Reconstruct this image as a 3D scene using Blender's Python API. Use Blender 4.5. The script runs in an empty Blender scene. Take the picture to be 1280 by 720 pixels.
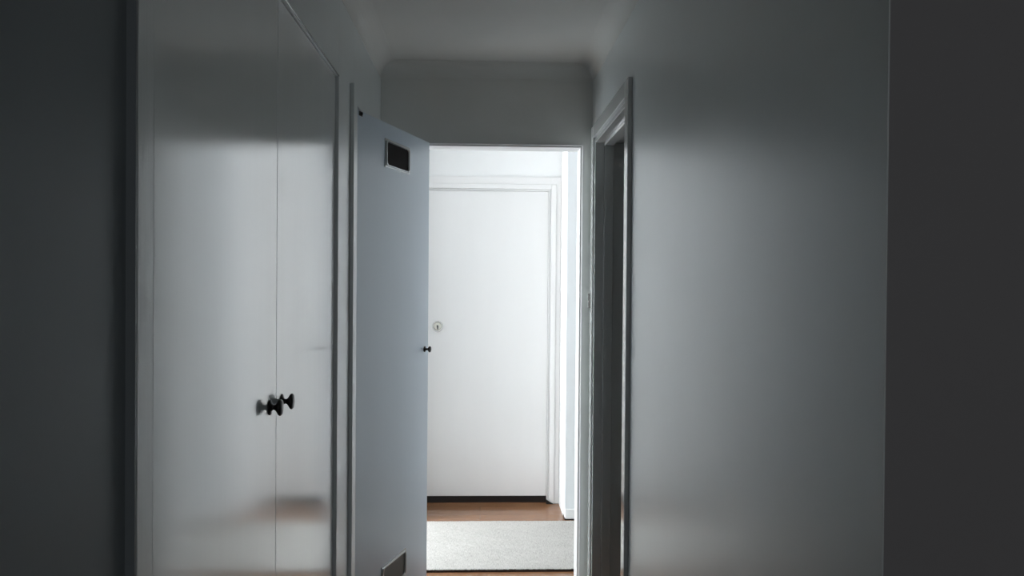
import bpy, bmesh, math, random
from mathutils import Vector, Matrix

S = bpy.context.scene
COL = S.collection
random.seed(4)

# ------------------------------------------------------------------ camera
def set_camera():
    f, eye = 985.0, 1.42
    y, p, r = (math.radians(a) for a in (2.2, 0.55, 0.45))
    fwd = Vector((math.sin(y)*math.cos(p), math.cos(y)*math.cos(p), -math.sin(p)))
    right = Vector((math.cos(y), -math.sin(y), 0))
    up = right.cross(fwd)
    R = right*math.cos(r) + up*math.sin(r)
    U = -right*math.sin(r) + up*math.cos(r)
    cam = bpy.data.cameras.new('camera')
    cam.sensor_width = 36.0
    cam.lens = f/1280*36.0
    cam.clip_start = 0.02
    o = bpy.data.objects.new('camera', cam)
    COL.objects.link(o)
    m = Matrix((R, U, -fwd)).transposed().to_4x4()
    m.translation = (0, 0, eye)
    o.matrix_world = m
    S.camera = o
set_camera()

# ------------------------------------------------------------------ light
HALL_POWER = 122.0        # daylight through the big window at the left end of the entrance hall
FILL_POWER = 4.8         # weak fill light added behind the camera, no source seen
w = bpy.data.worlds.new('world'); S.world = w; w.use_nodes = True
w.node_tree.nodes['Background'].inputs['Color'].default_value = (0.80, 0.90, 1.0, 1)
w.node_tree.nodes['Background'].inputs['Strength'].default_value = 1.0
S.view_settings.view_transform = 'Standard'
S.view_settings.look = 'None'
S.view_settings.gamma = 1.0
S.view_settings.use_curve_mapping = False
S.view_settings.exposure = 0.0

def area(name, loc, aim, sx, sy, power, col):
    L = bpy.data.lights.new(name, 'AREA'); L.shape = 'RECTANGLE'
    L.size, L.size_y, L.energy, L.color = sx, sy, power, col
    o = bpy.data.objects.new(name, L); COL.objects.link(o)
    o.location = loc
    o.rotation_euler = (Vector(aim)-Vector(loc)).to_track_quat('-Z', 'Y').to_euler()
    return o
area('hall_window_daylight', (-2.62, 3.99, 1.35), (0, 3.99, 1.30), 0.52, 1.70, HALL_POWER, (0.95, 0.975, 1.0))
area('room_fill', (0.5, -2.05, 1.5), (0.5, 0, 1.45), 1.4, 1.2, FILL_POWER, (0.95, 0.97, 1.0))

# ------------------------------------------------------------------ materials
def mat(name, base, rough=0.4, metal=0.0, noise=0.03, nscale=6.0, bump=0.0, bscale=60.0, stretch=(1, 1, 1), rvar=0.0, spec=0.5, coat=0.0, crough=0.1):
    m = bpy.data.materials.new(name); m.use_nodes = True
    N, L = m.node_tree.nodes, m.node_tree.links
    b = N['Principled BSDF']
    b.inputs['Metallic'].default_value = metal
    b.inputs['Roughness'].default_value = rough
    b.inputs['Specular IOR Level'].default_value = spec
    b.inputs['Coat Weight'].default_value = coat; b.inputs['Coat Roughness'].default_value = crough
    tc = N.new('ShaderNodeTexCoord')
    mp = N.new('ShaderNodeMapping'); mp.inputs['Scale'].default_value = stretch
    L.new(tc.outputs['Object'], mp.inputs['Vector'])
    n = N.new('ShaderNodeTexNoise'); n.inputs['Scale'].default_value = nscale; n.inputs['Detail'].default_value = 4
    L.new(mp.outputs['Vector'], n.inputs['Vector'])
    r = N.new('ShaderNodeMix'); r.data_type = 'RGBA'
    r.inputs['A'].default_value = tuple(c*(1-noise) for c in base)+(1,)
    r.inputs['B'].default_value = tuple(min(1, c*(1+noise)) for c in base)+(1,)
    L.new(n.outputs['Fac'], r.inputs['Factor'])
    L.new(r.outputs['Result'], b.inputs['Base Color'])
    if rvar:
        mr = N.new('ShaderNodeMapRange')
        mr.inputs['From Min'].default_value = 0.3; mr.inputs['From Max'].default_value = 0.7
        mr.inputs['To Min'].default_value = rough-rvar; mr.inputs['To Max'].default_value = rough+rvar
        L.new(n.outputs['Fac'], mr.inputs['Value']); L.new(mr.outputs['Result'], b.inputs['Roughness'])
    if bump:
        n2 = N.new('ShaderNodeTexNoise'); n2.inputs['Scale'].default_value = bscale; n2.inputs['Detail'].default_value = 2
        L.new(mp.outputs['Vector'], n2.inputs['Vector'])
        bp = N.new('ShaderNodeBump'); bp.inputs['Strength'].default_value = bump; bp.inputs['Distance'].default_value = 0.002
        L.new(n2.outputs['Fac'], bp.inputs['Height']); L.new(bp.outputs['Normal'], b.inputs['Normal'])
    return m

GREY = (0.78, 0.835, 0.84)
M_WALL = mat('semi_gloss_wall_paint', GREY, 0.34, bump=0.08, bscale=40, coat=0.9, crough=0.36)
M_NEAR_SHADE = mat('shaded_near_wall', (0.24, 0.275, 0.295), 0.45, bump=0.08, bscale=40)  # darker base stands in for shade on the near left wall
M_NEARR_SHADE = mat('backlit_wall_shade', (0.33, 0.325, 0.335), 0.6, bump=0.08, bscale=40)  # backlit shade painted into the base colour
M_CEIL = mat('matt_ceiling_paint', (0.84, 0.85, 0.83), 0.7, bump=0.08, bscale=50)
M_END = mat('lintel_wall_paint', (0.82, 0.83, 0.80), 0.55, bump=0.10, bscale=40)
M_ENAMEL = mat('brushed_gloss_enamel', (0.765, 0.83, 0.83), 0.17, bump=0.09, bscale=26, stretch=(1, 1, 0.12), rvar=0.03, coat=1.0, crough=0.14)
M_GLINT = mat('glint_bead_paint', (0.80, 0.83, 0.83), 0.10, noise=0.02, coat=1.0, crough=0.06)
M_CLOSET = mat('blue_grey_enamel', (0.68, 0.78, 0.88), 0.30, bump=0.03, bscale=20, stretch=(1, 1, 0.4), rvar=0.02, coat=0.3, crough=0.25)
M_TRIM = mat('trim_gloss_paint', (0.76, 0.79, 0.79), 0.20, bump=0.03, bscale=40, coat=1.0, crough=0.08)
M_HALL = mat('hall_white_paint', (0.84, 0.85, 0.85), 0.55, bump=0.05, bscale=50)
M_HALLB = mat('hall_pale_blue_paint', (0.80, 0.84, 0.86), 0.5, bump=0.05, bscale=50)
M_WHITE = mat('white_door_paint', (0.79, 0.79, 0.785), 0.4, bump=0.04, bscale=40, stretch=(1, 1, 0.2))
M_BLACK = mat('black_knob_metal', (0.012, 0.011, 0.010), 0.32, spec=0.5)
M_RUBBER_GAP = mat('rubber_and_gap_shade', (0.006, 0.006, 0.007), 0.3)  # rubber seal; also the painted shade under the hall wall
M_CHROME = mat('satin_chrome', (0.62, 0.62, 0.60), 0.22, metal=1.0)
M_SILVER = mat('silver_vent_metal', (0.50, 0.52, 0.53), 0.30, metal=0.8)
M_MESH_LIT = mat('lit_vent_mesh', (0.10, 0.11, 0.105), 0.45)  # greyer base imitates light reflected on the lower vent
M_VOID = mat('dark_vent_mesh', (0.014, 0.011, 0.010), 0.7, spec=0.1)
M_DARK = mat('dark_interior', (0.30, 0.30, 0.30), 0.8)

def floor_mat():
    m = mat('polished_timber', (0.22, 0.108, 0.055), 0.14, noise=0.25, nscale=3.0, stretch=(0.7, 9, 1))
    N, L = m.node_tree.nodes, m.node_tree.links
    b = N['Principled BSDF']
    tc = N.new('ShaderNodeTexCoord')
    br = N.new('ShaderNodeTexBrick')
    br.inputs['Scale'].default_value = 1.0
    br.inputs['Brick Width'].default_value = 1.1; br.inputs['Row Height'].default_value = 0.085
    br.inputs['Mortar Size'].default_value = 0.0008; br.inputs['Bias'].default_value = 0.0
    br.inputs['Color1'].default_value = (0.27, 0.135, 0.067, 1); br.inputs['Color2'].default_value = (0.20, 0.10, 0.052, 1)
    br.inputs['Mortar'].default_value = (0.05, 0.022, 0.012, 1)
    L.new(tc.outputs['Object'], br.inputs['Vector'])
    old = b.inputs['Base Color'].links[0].from_socket
    mx = N.new('ShaderNodeMix'); mx.data_type = 'RGBA'; mx.inputs['Factor'].default_value = 0.55
    L.new(old, mx.inputs['A']); L.new(br.outputs['Color'], mx.inputs['B'])
    L.new(mx.outputs['Result'], b.inputs['Base Color'])
    return m
M_FLOOR = floor_mat()

def rug_mat():
    m = bpy.data.materials.new('heathered_wool'); m.use_nodes = True
    N, L = m.node_tree.nodes, m.node_tree.links
    b = N['Principled BSDF']; b.inputs['Roughness'].default_value = 0.95; b.inputs['Specular IOR Level'].default_value = 0.1
    tc = N.new('ShaderNodeTexCoord')
    fac = []
    for st, sc in (((1, 0.11, 1), 300), ((1, 0.5, 1), 420), ((1, 1, 1), 9)):
        mp = N.new('ShaderNodeMapping'); mp.inputs['Scale'].default_value = st
        n = N.new('ShaderNodeTexNoise'); n.inputs['Scale'].default_value = sc; n.inputs['Detail'].default_value = 1.5
        L.new(tc.outputs['Object'], mp.inputs['Vector']); L.new(mp.outputs['Vector'], n.inputs['Vector'])
        fac.append(n.outputs['Fac'])
    a = N.new('ShaderNodeMath'); a.operation = 'ADD'; L.new(fac[0], a.inputs[0]); L.new(fac[1], a.inputs[1])
    c = N.new('ShaderNodeMath'); c.operation = 'MULTIPLY_ADD'; c.inputs[1].default_value = 0.25
    L.new(fac[2], c.inputs[0]); L.new(a.outputs[0], c.inputs[2])
    r = N.new('ShaderNodeValToRGB')
    r.color_ramp.elements[0].position = 0.56; r.color_ramp.elements[0].color = (0.36, 0.35, 0.33, 1)
    r.color_ramp.elements[1].position = 0.88; r.color_ramp.elements[1].color = (0.55, 0.54, 0.515, 1)
    e = r.color_ramp.elements.new(0.68); e.color = (0.475, 0.465, 0.44, 1)
    k = N.new('ShaderNodeMath'); k.operation = 'MULTIPLY'; k.inputs[1].default_value = 1/1.625
    L.new(c.outputs[0], k.inputs[0]); L.new(k.outputs[0], r.inputs['Fac'])
    L.new(r.outputs['Color'], b.inputs['Base Color'])
    return m
M_RUG = rug_mat()
M_RUG_SHADE = mat('rug_edge_shade', (0.035, 0.022, 0.016), 0.9, noise=0.2, nscale=60)  # brown so dark it stands in for shade on the rug edge

def lamp_mat(strength):
    m = bpy.data.materials.new('lamp_glass'); m.use_nodes = True
    b = m.node_tree.nodes['Principled BSDF']
    b.inputs['Emission Color'].default_value = (1, 0.97, 0.93, 1); b.inputs['Emission Strength'].default_value = strength
    return m

# ------------------------------------------------------------------ helpers
def box(bm, x0, x1, y0, y1, z0, z1):
    v = [bm.verts.new((x, y, z)) for x in (x0, x1) for y in (y0, y1) for z in (z0, z1)]
    for f in ((0, 1, 3, 2), (4, 6, 7, 5), (0, 4, 5, 1), (2, 3, 7, 6), (0, 2, 6, 4), (1, 5, 7, 3)):
        bm.faces.new([v[i] for i in f])
def prism(bm, pts, a, b):
    """extrude a closed loop: pts are functions of end position; a, b map (u,v) -> 3D"""
    p = [bm.verts.new(a(u, v)) for u, v in pts]; q = [bm.verts.new(b(u, v)) for u, v in pts]
    n = len(pts)
    for i in range(n):
        bm.faces.new((p[i], p[(i+1) % n], q[(i+1) % n], q[i]))
    bm.faces.new(p[::-1]); bm.faces.new(q)
def lathe(bm, prof, origin, axis, seg=28):
    """prof: list of (distance along axis, radius)"""
    ax = Vector(axis).normalized(); o = Vector(origin)
    t = ax.orthogonal().normalized(); s = ax.cross(t)
    rings = []
    for d, r in prof:
        if r < 1e-6:
            rings.append([bm.verts.new(o+ax*d)])
        else:
            rings.append([bm.verts.new(o+ax*d+(t*math.cos(2*math.pi*i/seg)+s*math.sin(2*math.pi*i/seg))*r) for i in range(seg)])
    for A, B in zip(rings, rings[1:]):
        for i in range(seg):
            j = (i+1) % seg
            if len(A) == 1 and len(B) > 1: bm.faces.new((A[0], B[j], B[i]))
            elif len(B) == 1 and len(A) > 1: bm.faces.new((A[i], A[j], B[0]))
            elif len(A) > 1: bm.faces.new((A[i], A[j], B[j], B[i]))
def obj(name, bm, m, parent=None, bevel=0.0, smooth=False, segs=2, local=None):
    bmesh.ops.recalc_face_normals(bm, faces=bm.faces)
    if local: bmesh.ops.transform(bm, matrix=local, verts=bm.verts)
    me = bpy.data.meshes.new(name); bm.to_mesh(me); bm.free()
    me.materials.append(m)
    o = bpy.data.objects.new(name, me); COL.objects.link(o)
    if parent: o.parent = parent; o.matrix_parent_inverse = parent.matrix_world.inverted()
    if smooth:
        for p in me.polygons: p.use_smooth = True
    if bevel:
        b = o.modifiers.new('bevel', 'BEVEL'); b.width = bevel; b.segments = segs; b.limit_method = 'ANGLE'
        b.harden_normals = False
        for p in me.polygons: p.use_smooth = True
        wn = o.modifiers.new('normals', 'WEIGHTED_NORMAL'); wn.keep_sharp = True; wn.weight = 100
    return o
def boxes(name, m, lst, parent=None, bevel=0.0):
    bm = bmesh.new()
    for b in lst: box(bm, *b)
    return obj(name, bm, m, parent, bevel)
def struct(o, label=None):
    o['kind'] = 'structure'
    if label: o['label'] = label
    return o
def thing(name, label, cat, loc, group=None, kind=None):
    o = bpy.data.objects.new(name, None); COL.objects.link(o); o.location = loc
    o.empty_display_size = 0.1
    if kind: o['kind'] = kind
    o['label'] = label
    if cat: o['category'] = cat
    if group: o['group'] = group
    bpy.context.view_layer.update()
    return o

# ------------------------------------------------------------------ dimensions
XL, XR = -0.453, 0.490        # corridor walls
YE, YH = 3.520, 3.630         # corridor end wall: near face, hall face
ZC = 2.377                    # ceiling
YA, YD = 4.620, 5.008         # hall far wall, recessed front-door wall
AL, AR = -0.500, 0.500        # alcove sides
HX0, HX1 = -2.60, 2.20        # hall ends
DZ = 2.016                    # corridor doorway head
DXL, DXR = -0.452, 0.437

# ------------------------------------------------------------------ setting
struct(boxes('floor', M_FLOOR, [(-2.8, 2.6, -2.3, 5.30, -0.10, 0.0)]), 'brown polished timber floor of the corridor and hall')
struct(boxes('ceiling', M_CEIL, [(-2.8, 2.6, -2.3, YE+0.05, ZC, ZC+0.1)]), 'matt grey corridor ceiling')
struct(boxes('ceiling_hall', M_HALL, [(-2.8, 2.6, YE+0.05, 5.30, ZC, ZC+0.1)]), 'white ceiling of the bright hall')

# left wall: cupboard recess 1.109..2.502 (head 2.058), closet opening 2.79..3.475 (head 2.03)
struct(boxes('wall_left', M_WALL, [
    (XL-0.14, XL, 1.0795, 2.502, 2.058, ZC),
    (XL-0.14, XL, 2.502, 2.790, 0, ZC),
    (XL-0.14, XL, 2.790, 3.478, 2.030, ZC),
    (XL-0.14, XL, 3.478, YE, 0, ZC)], bevel=0.0025), 'grey glossy left corridor wall around the cupboard and closet')
struct(boxes('wall_left_near', M_NEAR_SHADE, [(-0.60, -0.4760, -2.15, 1.0790, 0, ZC), (-0.4760, -0.4632, 1.0730, 1.0790, 0, ZC)]), 'left wall nearest the camera, shade put into its paint')  # thin second box paints the stile return as dark as shade
# right wall with the side-door opening 2.655..3.365 (head 2.012)
struct(boxes('wall_right', M_WALL, [
    (XR, XR+0.0018, 0.939, 0.943, 0, ZC), (XR, XR+0.12, 0.943, 2.630, 0, ZC),  # thin first box: lighter paint sliver imitating the lit corner edge
    (XR, XR+0.12, 2.630, 3.390, 2.030, ZC),
    (XR, XR+0.12, 3.390, YE, 0, ZC)]), 'long satin grey right corridor wall')
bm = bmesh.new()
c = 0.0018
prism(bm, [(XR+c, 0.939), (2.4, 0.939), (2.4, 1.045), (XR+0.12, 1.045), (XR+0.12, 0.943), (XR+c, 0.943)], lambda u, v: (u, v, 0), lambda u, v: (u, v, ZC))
struct(obj('wall_right_near', bm, M_NEARR_SHADE), 'wall facing the camera at far right, backlit shade in its paint')
struct(boxes('wall_end', M_END, [
    (-0.60, 0.62, YE, YE+0.05, DZ+0.012, ZC),
    (-0.60, DXL-0.012, YE, YE+0.05, 0, DZ+0.012),
    (DXR+0.012, 0.62, YE, YE+0.05, 0, DZ+0.012)]), 'grey end wall above the open doorway')
struct(boxes('wall_hall_near', M_HALL, [
    (HX0, HX1, YE+0.05, YH, DZ+0.012, ZC),
    (HX0, DXL-0.012, YE+0.05, YH, 0, DZ+0.012),
    (DXR+0.012, HX1, YE+0.05, YH, 0, DZ+0.012)]), 'white hall side of the end wall')
struct(boxes('wall_hall_far', M_HALLB, [
    (AR, HX1, YA, YA+0.12, 0.022, ZC), (HX0, AL, YA, YA+0.12, 0.022, ZC)]), 'pale blue white hall wall beside the front door recess')
struct(boxes('wall_hall_recess', M_HALL, [
    (AR+0.0005, AR+0.12, YA+0.121, YD+0.1, 0, ZC), (AL-0.12, AL-0.0005, YA+0.121, YD+0.1, 0, ZC),
    (AL, -0.43, YD, YD+0.1, 0, ZC), (0.43, AR, YD, YD+0.1, 0, ZC), (-0.43, 0.43, YD, YD+0.1, 1.99, ZC)]), 'white walls of the front door recess')
struct(boxes('gap_shade_strip', M_RUBBER_GAP, [(AR+0.002, HX1, YA+0.03, YA+0.10, 0, 0.022), (HX0, AL-0.002, YA+0.03, YA+0.10, 0, 0.022)]), 'black strip painting the shade under the hall wall')  # black strip added where only shade lies below the wall
struct(boxes('wall_hall_right', M_HALL, [(HX1, HX1+0.1, YE, YA+0.12, 0, ZC)]))
# hall window wall on the left, opening 0.9 x 1.9
struct(boxes('wall_hall_left', M_HALL, [
    (HX0-0.12, HX0, YE+0.05, 3.70, 0, ZC), (HX0-0.12, HX0, 4.28, YA+0.12, 0, ZC),
    (HX0-0.12, HX0, 3.70, 4.28, 0, 0.45), (HX0-0.12, HX0, 3.70, 4.28, 2.25, ZC)]))
bm = bmesh.new()
for b in ((HX0-0.09, HX0-0.04, 3.70, 3.74, 0.45, 2.25), (HX0-0.09, HX0-0.04, 4.24, 4.28, 0.45, 2.25),
          (HX0-0.09, HX0-0.04, 3.74, 4.24, 0.45, 0.49), (HX0-0.09, HX0-0.04, 3.74, 4.24, 2.21, 2.25)): box(bm, *b)
struct(obj('window_1', bm, M_WHITE))
# room behind the photographer
struct(boxes('wall_room_right', M_WALL, [(2.3, 2.4, -2.15, 0.939, 0, ZC), (2.3, 2.4, 1.045, YE, 0, ZC)]))
struct(boxes('wall_room_back', M_WALL, [
    (-0.60, -0.2, -2.25, -2.15, 0, ZC), (1.2, 2.4, -2.25, -2.15, 0, ZC),
    (-0.2, 1.2, -2.25, -2.15, 0, 0.9), (-0.2, 1.2, -2.25, -2.15, 2.1, ZC)]))
struct(boxes('added_window', mat('added_blind', (0.05, 0.05, 0.05), 0.9), [(-0.2, 1.2, -2.23, -2.21, 0.9, 2.1)]))  # unseen window and blind added to go with the fill light

# plaster coves
R = 0.066
def cove_pts(n=10):
    pts = [(0, 0), (R+0.0015, 0)]
    for i in range(n+1):                                 # (out from wall, down from ceiling), hollow quarter round
        a = math.pi/2*i/n
        pts.append((R+0.0015-R*math.sin(a), R+0.0015-R*math.cos(a)))
    return pts + [(0, R+0.0015)]
CP = cove_pts()
def cove(name, a, b, m, label):
    bm = bmesh.new(); prism(bm, CP, a, b)
    return struct(obj(name, bm, m), label)
cove('trim_1', lambda u, v: (XL+u, 1.080, ZC-v), lambda u, v: (XL+u, YE, ZC-v), M_CEIL, 'hollow plaster cove along the left wall')
cove('trim_2', lambda u, v: (XR-u, 0.939, ZC-v), lambda u, v: (XR-u, YE, ZC-v), M_CEIL, 'hollow plaster cove along the right wall')
cove('trim_3', lambda u, v: (XL, YE-u, ZC-v), lambda u, v: (XR, YE-u, ZC-v), M_END, 'hollow plaster cove across the end wall')
struct(boxes('baseboard_hall', M_HALL, [(AR+0.001, HX1, YA-0.014, YA, 0.019, 0.076)], bevel=0.003), 'white skirting at the foot of the hall wall')

# thin metal frame of the open doorway: lining, groove and chamfered outer bead
fr = thing('trim_4', 'thin metal lining around the open doorway to the hall', None, (0, YE, 0), kind='structure')
t = 0.012
boxes('lining', mat('lining_white_paint', (0.66, 0.67, 0.67), 0.5), [
    (DXR, DXR+t, YE-0.003, YH+0.003, 0, DZ), (DXL-t, DXL, YE-0.003, YH+0.003, 0, DZ),
    (DXL-t, DXR+t, YE-0.003, YH+0.003, DZ, DZ+t)], fr, bevel=0.0015)
BP = [(0.0055, 0.0), (0.0055, -0.004), (0.0095, -0.0085), (0.0135, -0.0085), (0.0135, 0.0)]     # (outwards from opening, along y)
for side in ('right', 'left', 'head'):
    bm = bmesh.new()
    if side == 'right': prism(bm, BP, lambda u, v: (DXR+u, YE+v-0.0005, 0), lambda u, v: (DXR+u, YE+v-0.0005, DZ+u))
    elif side == 'left': prism(bm, BP, lambda u, v: (DXL-u, YE+v-0.0005, 0), lambda u, v: (DXL-u, YE+v-0.0005, DZ+u))
    else: prism(bm, BP, lambda u, v: (DXL-u, YE+v-0.0005, DZ+u), lambda u, v: (DXR+u, YE+v-0.0005, DZ+u))
    obj('bead', bm, M_HALL, fr)

# ------------------------------------------------------------------ side door in the right wall
d2 = thing('door_1', 'grey framed side doorway to a dark room in the right wall', None, (XR, 3.0, 0), kind='structure')
for y0, y1 in ((2.578, 2.635), (3.388, 3.450)):
    boxes('architrave', M_TRIM, [(XR-0.015, XR, y0, y1, 0, 2.092)], d2, bevel=0.002)
boxes('architrave', M_TRIM, [(XR-0.015, XR, 2.635, 3.388, 2.037, 2.092)], d2, bevel=0.002)
boxes('jamb_lining', M_TRIM, [(XR-0.008, XR+0.12, 2.631, 2.655, 0, 2.0295), (XR-0.008, XR+0.12, 3.365, 3.389, 0, 2.0295),
                         (XR-0.008, XR+0.12, 2.655, 3.365, 2.012, 2.0295)], d2, bevel=0.002)
boxes('door_stop', M_TRIM, [(0.520, 0.560, 2.655, 2.667, 0, 2.012), (0.520, 0.560, 3.353, 3.365, 0, 2.012),
                       (0.520, 0.560, 2.667, 3.353, 2.000, 2.012)], d2, bevel=0.0015)
bm = bmesh.new()
box(bm, XR-0.0175, XR-0.0145, 3.415, 3.452, 1.296, 1.370)
box(bm, XR-0.0235, XR-0.0175, 3.446, 3.452, 1.302, 1.364)
obj('strike_plate', bm, M_CHROME, d2, bevel=0.0008)['label'] = 'small bright metal plate with a projecting lip'

# ------------------------------------------------------------------ built-in cupboard on the left
DX = -0.4635
cup = thing('built_in_cupboard', 'tall built-in cupboard with two glossy grey doors and black knobs', 'cupboard', (XL, 1.8, 0))
boxes('frame_stile', mat('brush_marked_enamel', (0.765, 0.83, 0.83), 0.22, noise=0.05, nscale=180, bump=0.12, bscale=240, stretch=(1, 1, 0.03), rvar=0.05, coat=0.8, crough=0.2), [(-0.585, DX+0.0008, 1.0795, 1.1300, 0, 2.0575)], cup, bevel=0.001)
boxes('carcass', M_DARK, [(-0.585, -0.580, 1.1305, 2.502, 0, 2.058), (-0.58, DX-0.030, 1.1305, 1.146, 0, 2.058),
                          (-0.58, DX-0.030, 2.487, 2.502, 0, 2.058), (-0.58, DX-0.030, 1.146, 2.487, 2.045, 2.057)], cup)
boxes('plinth', M_ENAMEL, [(-0.50, DX-0.01, 1.131, 2.501, 0, 0.06)], cup)
bm = bmesh.new(); lathe(bm, [(0, 0), (0, 0.0026), (1.391, 0.0026), (1.391, 0)], (XL-0.0012, 1.1105, 2.0590), (0, 1, 0), 20)
obj('glint_bead', bm, M_GLINT, cup, smooth=True)  # rounded bead added so a highlight line runs along the head
KP = [(0, 0.0165), (0.0015, 0.0172), (0.003, 0.0160), (0.0050, 0.0085), (0.0075, 0.0056), (0.0115, 0.0056), (0.0145, 0.0080),
      (0.0180, 0.0130), (0.0205, 0.0170), (0.0225, 0.0184), (0.0252, 0.0180), (0.0276, 0.0150), (0.0288, 0.0080), (0.0290, 0)]
for y0, y1, ky in ((1.1310, 1.8017, 1.746), (1.8033, 2.5010, 1.850)):
    d = boxes('door', M_ENAMEL, [(DX-0.020, DX, y0, y1, 0.063, 2.0555)], cup, bevel=0.0012)
    bm = bmesh.new(); lathe(bm, KP, (DX, ky, 1.137 if ky < 1.8 else 1.1345), (1, 0, 0))
    obj('knob', bm, M_BLACK, d, smooth=True)['label'] = 'black flared metal knob'

# ------------------------------------------------------------------ closet with the ajar vented door
H0 = Vector((-0.447, 2.800, 0)); F0 = Vector((-0.233, 3.470, 0))
W = (F0-H0).length; du = (F0-H0).normalized(); dn = Vector((du.y, -du.x, 0))
LEAF = Matrix((du, dn, Vector((0, 0, 1)))).transposed().to_4x4(); LEAF.translation = H0     # local (along leaf, out of face, up)
clo = thing('linen_closet', 'narrow closet in left wall with tall vented door standing ajar', 'closet', (XL, 3.13, 0))
for y0, y1, z0, z1 in ((2.715, 2.7895, 0, 2.090), (2.7895, 3.4785, 2.0285, 2.090), (3.4785, 3.517, 0, 2.090)):
    boxes('architrave', M_WALL, [(XL, XL+0.0135, y0, y1, z0, z1)], clo, bevel=0.002)
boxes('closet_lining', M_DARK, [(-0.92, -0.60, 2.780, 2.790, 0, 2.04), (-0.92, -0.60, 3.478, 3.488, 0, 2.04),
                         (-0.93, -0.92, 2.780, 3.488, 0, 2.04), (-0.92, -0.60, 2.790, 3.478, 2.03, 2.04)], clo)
bm = bmesh.new(); box(bm, 0, W, -0.035, 0, 0.008, 2.021)
door = obj('door', bm, M_CLOSET, clo, bevel=0.0025, local=LEAF)
door['label'] = 'blue grey flush door with two metal vents'

def rrect(x0, x1, z0, z1, r, n=5):
    out = []
    for cx, cz, a0 in ((x1-r, z1-r, 0), (x0+r, z1-r, 90), (x0+r, z0+r, 180), (x1-r, z0+r, 270)):
        for i in range(n+1):
            a = math.radians(a0+90*i/n); out.append((cx+r*math.cos(a), cz+r*math.sin(a)))
    return out
def vent(u0, u1, z0, z1, m):
    """pressed metal vent: square flange, raised rounded lip, dark recessed mesh"""
    bm = bmesh.new()
    loops = [(rrect(u0, u1, z0, z1, 0.002), 0.0), (rrect(u0, u1, z0, z1, 0.002), 0.0025), (rrect(u0+0.006, u1-0.006, z0+0.006, z1-0.006, 0.003), 0.0025),
             (rrect(u0+0.0075, u1-0.0075, z0+0.0075, z1-0.0075, 0.008), 0.0080), (rrect(u0+0.0105, u1-0.0105, z0+0.0105, z1-0.0105, 0.014), 0.0080),
             (rrect(u0+0.0125, u1-0.0125, z0+0.0125, z1-0.0125, 0.014), 0.002)]
    rings = [[bm.verts.new((x, n, z)) for x, z in l] for l, n in loops]
    for A, B in zip(rings, rings[1:]):
        k = len(A)
        for i in range(k): bm.faces.new((A[i], A[(i+1) % k], B[(i+1) % k], B[i]))
    bmesh.ops.recalc_face_normals(bm, faces=bm.faces)
    o = obj('vent_frame', bm, M_SILVER, door, local=LEAF)
    o['label'] = 'silver rectangular vent frame'
    for p in o.data.polygons: p.use_smooth = False
    bm = bmesh.new(); box(bm, u0+0.010, u1-0.010, 0.0005, 0.002, z0+0.010, z1-0.010)
    obj('vent_mesh', bm, m, door, local=LEAF)['label'] = 'dark opening of the vent'
vent(0.240, 0.478, 1.850, 1.960, M_VOID)
vent(0.229, 0.465, 0.205, 0.318, M_MESH_LIT)
bm = bmesh.new()
lathe(bm, [(0, 0.0125), (0.0025, 0.0130), (0.005, 0.0060), (0.010, 0.0042), (0.016, 0.0046), (0.020, 0.0105), (0.023, 0.0135), (0.027, 0.0130), (0.0295, 0.0070), (0.030, 0)],
      (0.660, 0, 1.119), (0, 1, 0), 24)
obj('knob', bm, M_BLACK, door, smooth=True, local=LEAF)['label'] = 'small black knob near the free edge'
for z in (2.000, 1.05, 0.20):
    bm = bmesh.new()
    if z > 1.9:
        box(bm, 0.022, 0.048, 0, 0.0015, z+0.002, z+0.018)
        lathe(bm, [(0, 0), (0, 0.0055), (0.006, 0.0055), (0.0075, 0.003), (0.0075, 0)], (0.036, 0.001, z+0.010), (0, 1, 0), 14)
        obj('door_catch', bm, mat('tarnished_metal', (0.05, 0.05, 0.05), 0.35, metal=0.6), door, local=LEAF)['label'] = 'small dark catch at the top corner'
    else:
        lathe(bm, [(0, 0), (0, 0.006), (0.09, 0.006), (0.09, 0)], (0.0, 0.001, z), (0, 0, 1), 14)
        obj('hinge', bm, M_CLOSET, door, local=LEAF)

# ------------------------------------------------------------------ front door at the far side of the hall
d1 = thing('door_2', 'white front door with a round lock beyond the rug', None, (0, YD, 0), kind='structure')
boxes('leaf', M_WHITE, [(-0.407, 0.421, YD+0.002, YD+0.042, 0.046, 1.987)], d1, bevel=0.002)
boxes('jamb_lining', M_WHITE, [(-0.430, -0.408, YD-0.004, YD+0.09, 0, 1.99), (0.422, 0.430, YD-0.004, YD+0.09, 0, 1.99), (-0.430, 0.430, YD-0.004, YD+0.09, 1.988, 1.999)], d1, bevel=0.0015)
for x0, x1, b0, b1 in ((0.436, AR-0.001, 0.4375, 0.470), (-0.488, -0.428, -0.470, -0.4295)):
    o = boxes('architrave', M_WHITE, [(x0, x1, YD-0.014, YD, 0, 2.076)], d1, bevel=0.001)
    boxes('architrave_bead', M_WHITE, [(b0, b1, YD-0.020, YD-0.014, 0, 2.03)], o, bevel=0.003)
o = boxes('architrave', M_WHITE, [(-0.428, 0.436, YD-0.014, YD, 1.999, 2.076)], d1, bevel=0.001)
boxes('architrave_bead', M_WHITE, [(-0.4295, 0.4375, YD-0.020, YD-0.014, 2.0, 2.03)], o, bevel=0.003)
boxes('draught_strip', M_RUBBER_GAP, [(-0.407, 0.421, YD+0.001, YD+0.040, 0.004, 0.0455)], d1, bevel=0.002)
bm = bmesh.new()
prism(bm, [(0.419, 0.0), (0.419, 0.030), (0.440, 0.016), (0.462, 0.004), (0.462, 0.0)], lambda u, v: (u, YD-0.028, v), lambda u, v: (u, YD-0.0215, v))
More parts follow.
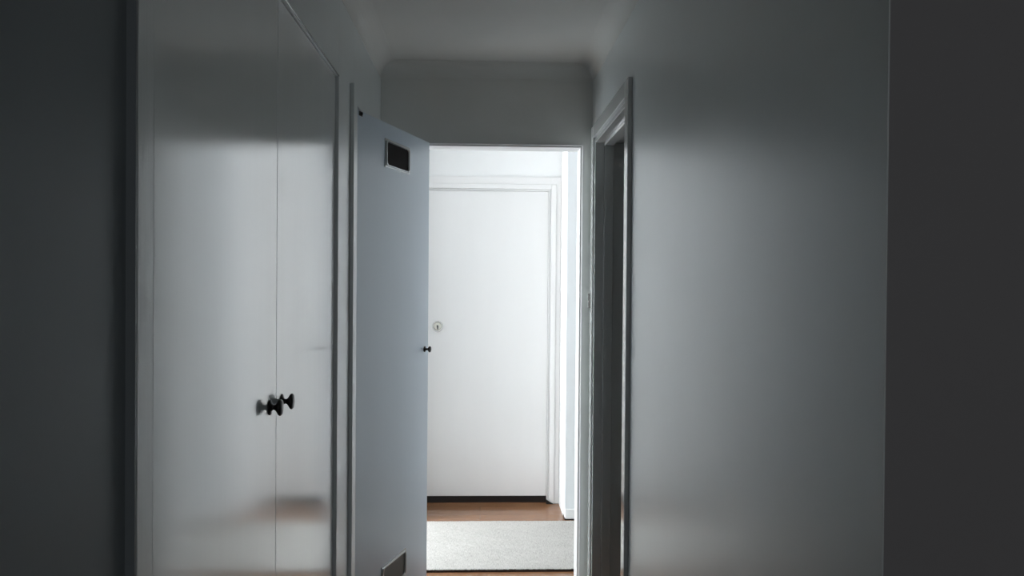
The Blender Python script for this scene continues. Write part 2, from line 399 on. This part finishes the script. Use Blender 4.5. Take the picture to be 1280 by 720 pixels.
obj('draught_strip', bm, M_RUBBER_GAP, d1)
boxes('threshold', M_FLOOR, [(-0.43, 0.42, YD-0.004, YD+0.055, 0, 0.005)], d1)
bm = bmesh.new()
lathe(bm, [(0, 0.031), (0.004, 0.034), (0.009, 0.0345), (0.013, 0.032), (0.014, 0.029), (0.010, 0.025), (0.007, 0.0225)], (-0.278, YD+0.002, 1.125), (0, -1, 0), 36)
rose = obj('lock_rose', bm, M_CHROME, d1, smooth=True); rose['label'] = 'round chrome lock ring'
bm = bmesh.new()
lathe(bm, [(0.004, 0.0225), (0.010, 0.0225), (0.0115, 0.020), (0.0115, 0)], (-0.278, YD+0.002, 1.125), (0, -1, 0), 30)
obj('lock_cylinder', bm, mat('pale_brass', (0.74, 0.72, 0.66), 0.3, metal=0.7), rose)
bm = bmesh.new()
prism(bm, [(-0.003, -0.018), (0.004, -0.018), (0.0055, 0.004), (-0.001, 0.010), (-0.007, 0.006)], lambda u, v: (-0.277+u, YD-0.0135, 1.125+v), lambda u, v: (-0.277+u, YD-0.009, 1.125+v))
obj('keyhole', bm, mat('dull_pewter', (0.10, 0.10, 0.09), 0.4, metal=0.5), rose)

# ------------------------------------------------------------------ woven runner rug
RX0, RX1, RY0, RY1 = -1.35, 1.45, 3.826, 4.596
NX, NY = 420, 130
rnd = random.Random(11)
wob = [rnd.uniform(-1, 1) for _ in range(64)]
def wave(x, k):
    return sum(math.sin(x*(3.1+7.3*j)+wob[(k*7+j) % 64]*6)*(0.6/(1+j)) for j in range(6))
rug = bmesh.new(); grid = []
for i in range(NX+1):
    x = RX0+(RX1-RX0)*i/NX; col = []
    e0, e1 = RY0+0.0016*wave(x, 0)+rnd.uniform(-0.0009, 0.0009), RY1+0.0012*wave(x, 3)
    for j in range(NY+1):
        f = j/NY; y = e0+(e1-e0)*f
        z = 0.0130+0.0008*(((i % 2) ^ (j % 2))*2-1)+rnd.uniform(-0.0007, 0.0007)+0.0005*wave(x+2*y, 5)
        if j in (0, NY): z -= 0.002
        col.append(rug.verts.new((x, y, z)))
    grid.append(col)
for i in range(NX):
    for j in range(NY):
        rug.faces.new((grid[i][j], grid[i+1][j], grid[i+1][j+1], grid[i][j+1]))
low = [[rug.verts.new((c[j].co.x, c[j].co.y, 0.0105)) for c in grid] for j in (0, NY)]
for i in range(NX):
    rug.faces.new((grid[i][0], low[0][i], low[0][i+1], grid[i+1][0]))
    rug.faces.new((grid[i][NY], grid[i+1][NY], low[1][i+1], low[1][i]))
rg = obj('runner_rug', rug, M_RUG, smooth=True)
rg['label'] = 'cream grey heathered woven runner rug lying across the bright hall'
rg['category'] = 'rug'
bm = bmesh.new(); prev = None
for i in range(NX+1):
    x = RX0-0.003+(RX1-RX0+0.006)*i/NX
    a = 0.004+max(0, 0.0022*wave(x, 9)+rnd.uniform(0, 0.002))
    y0, y1 = RY0-a+0.0016*wave(x, 0), RY1+0.001
    h = 0.0107+rnd.uniform(-0.0005, 0.0012)
    cur = [bm.verts.new(p) for p in ((x, y0, 0.0), (x, y0, h-0.001), (x, y0+0.004, h-0.0002), (x, y1, 0.0100), (x, y1, 0.0))]
    if prev:
        for k in range(5): bm.faces.new((prev[k], prev[(k+1) % 5], cur[(k+1) % 5], cur[k]))
    else: first = cur
    prev = cur
bm.faces.new(first); bm.faces.new(prev[::-1])
obj('rug_shade_edge', bm, M_RUG_SHADE, rg)['label'] = 'dark brown rug edge with shade painted in'
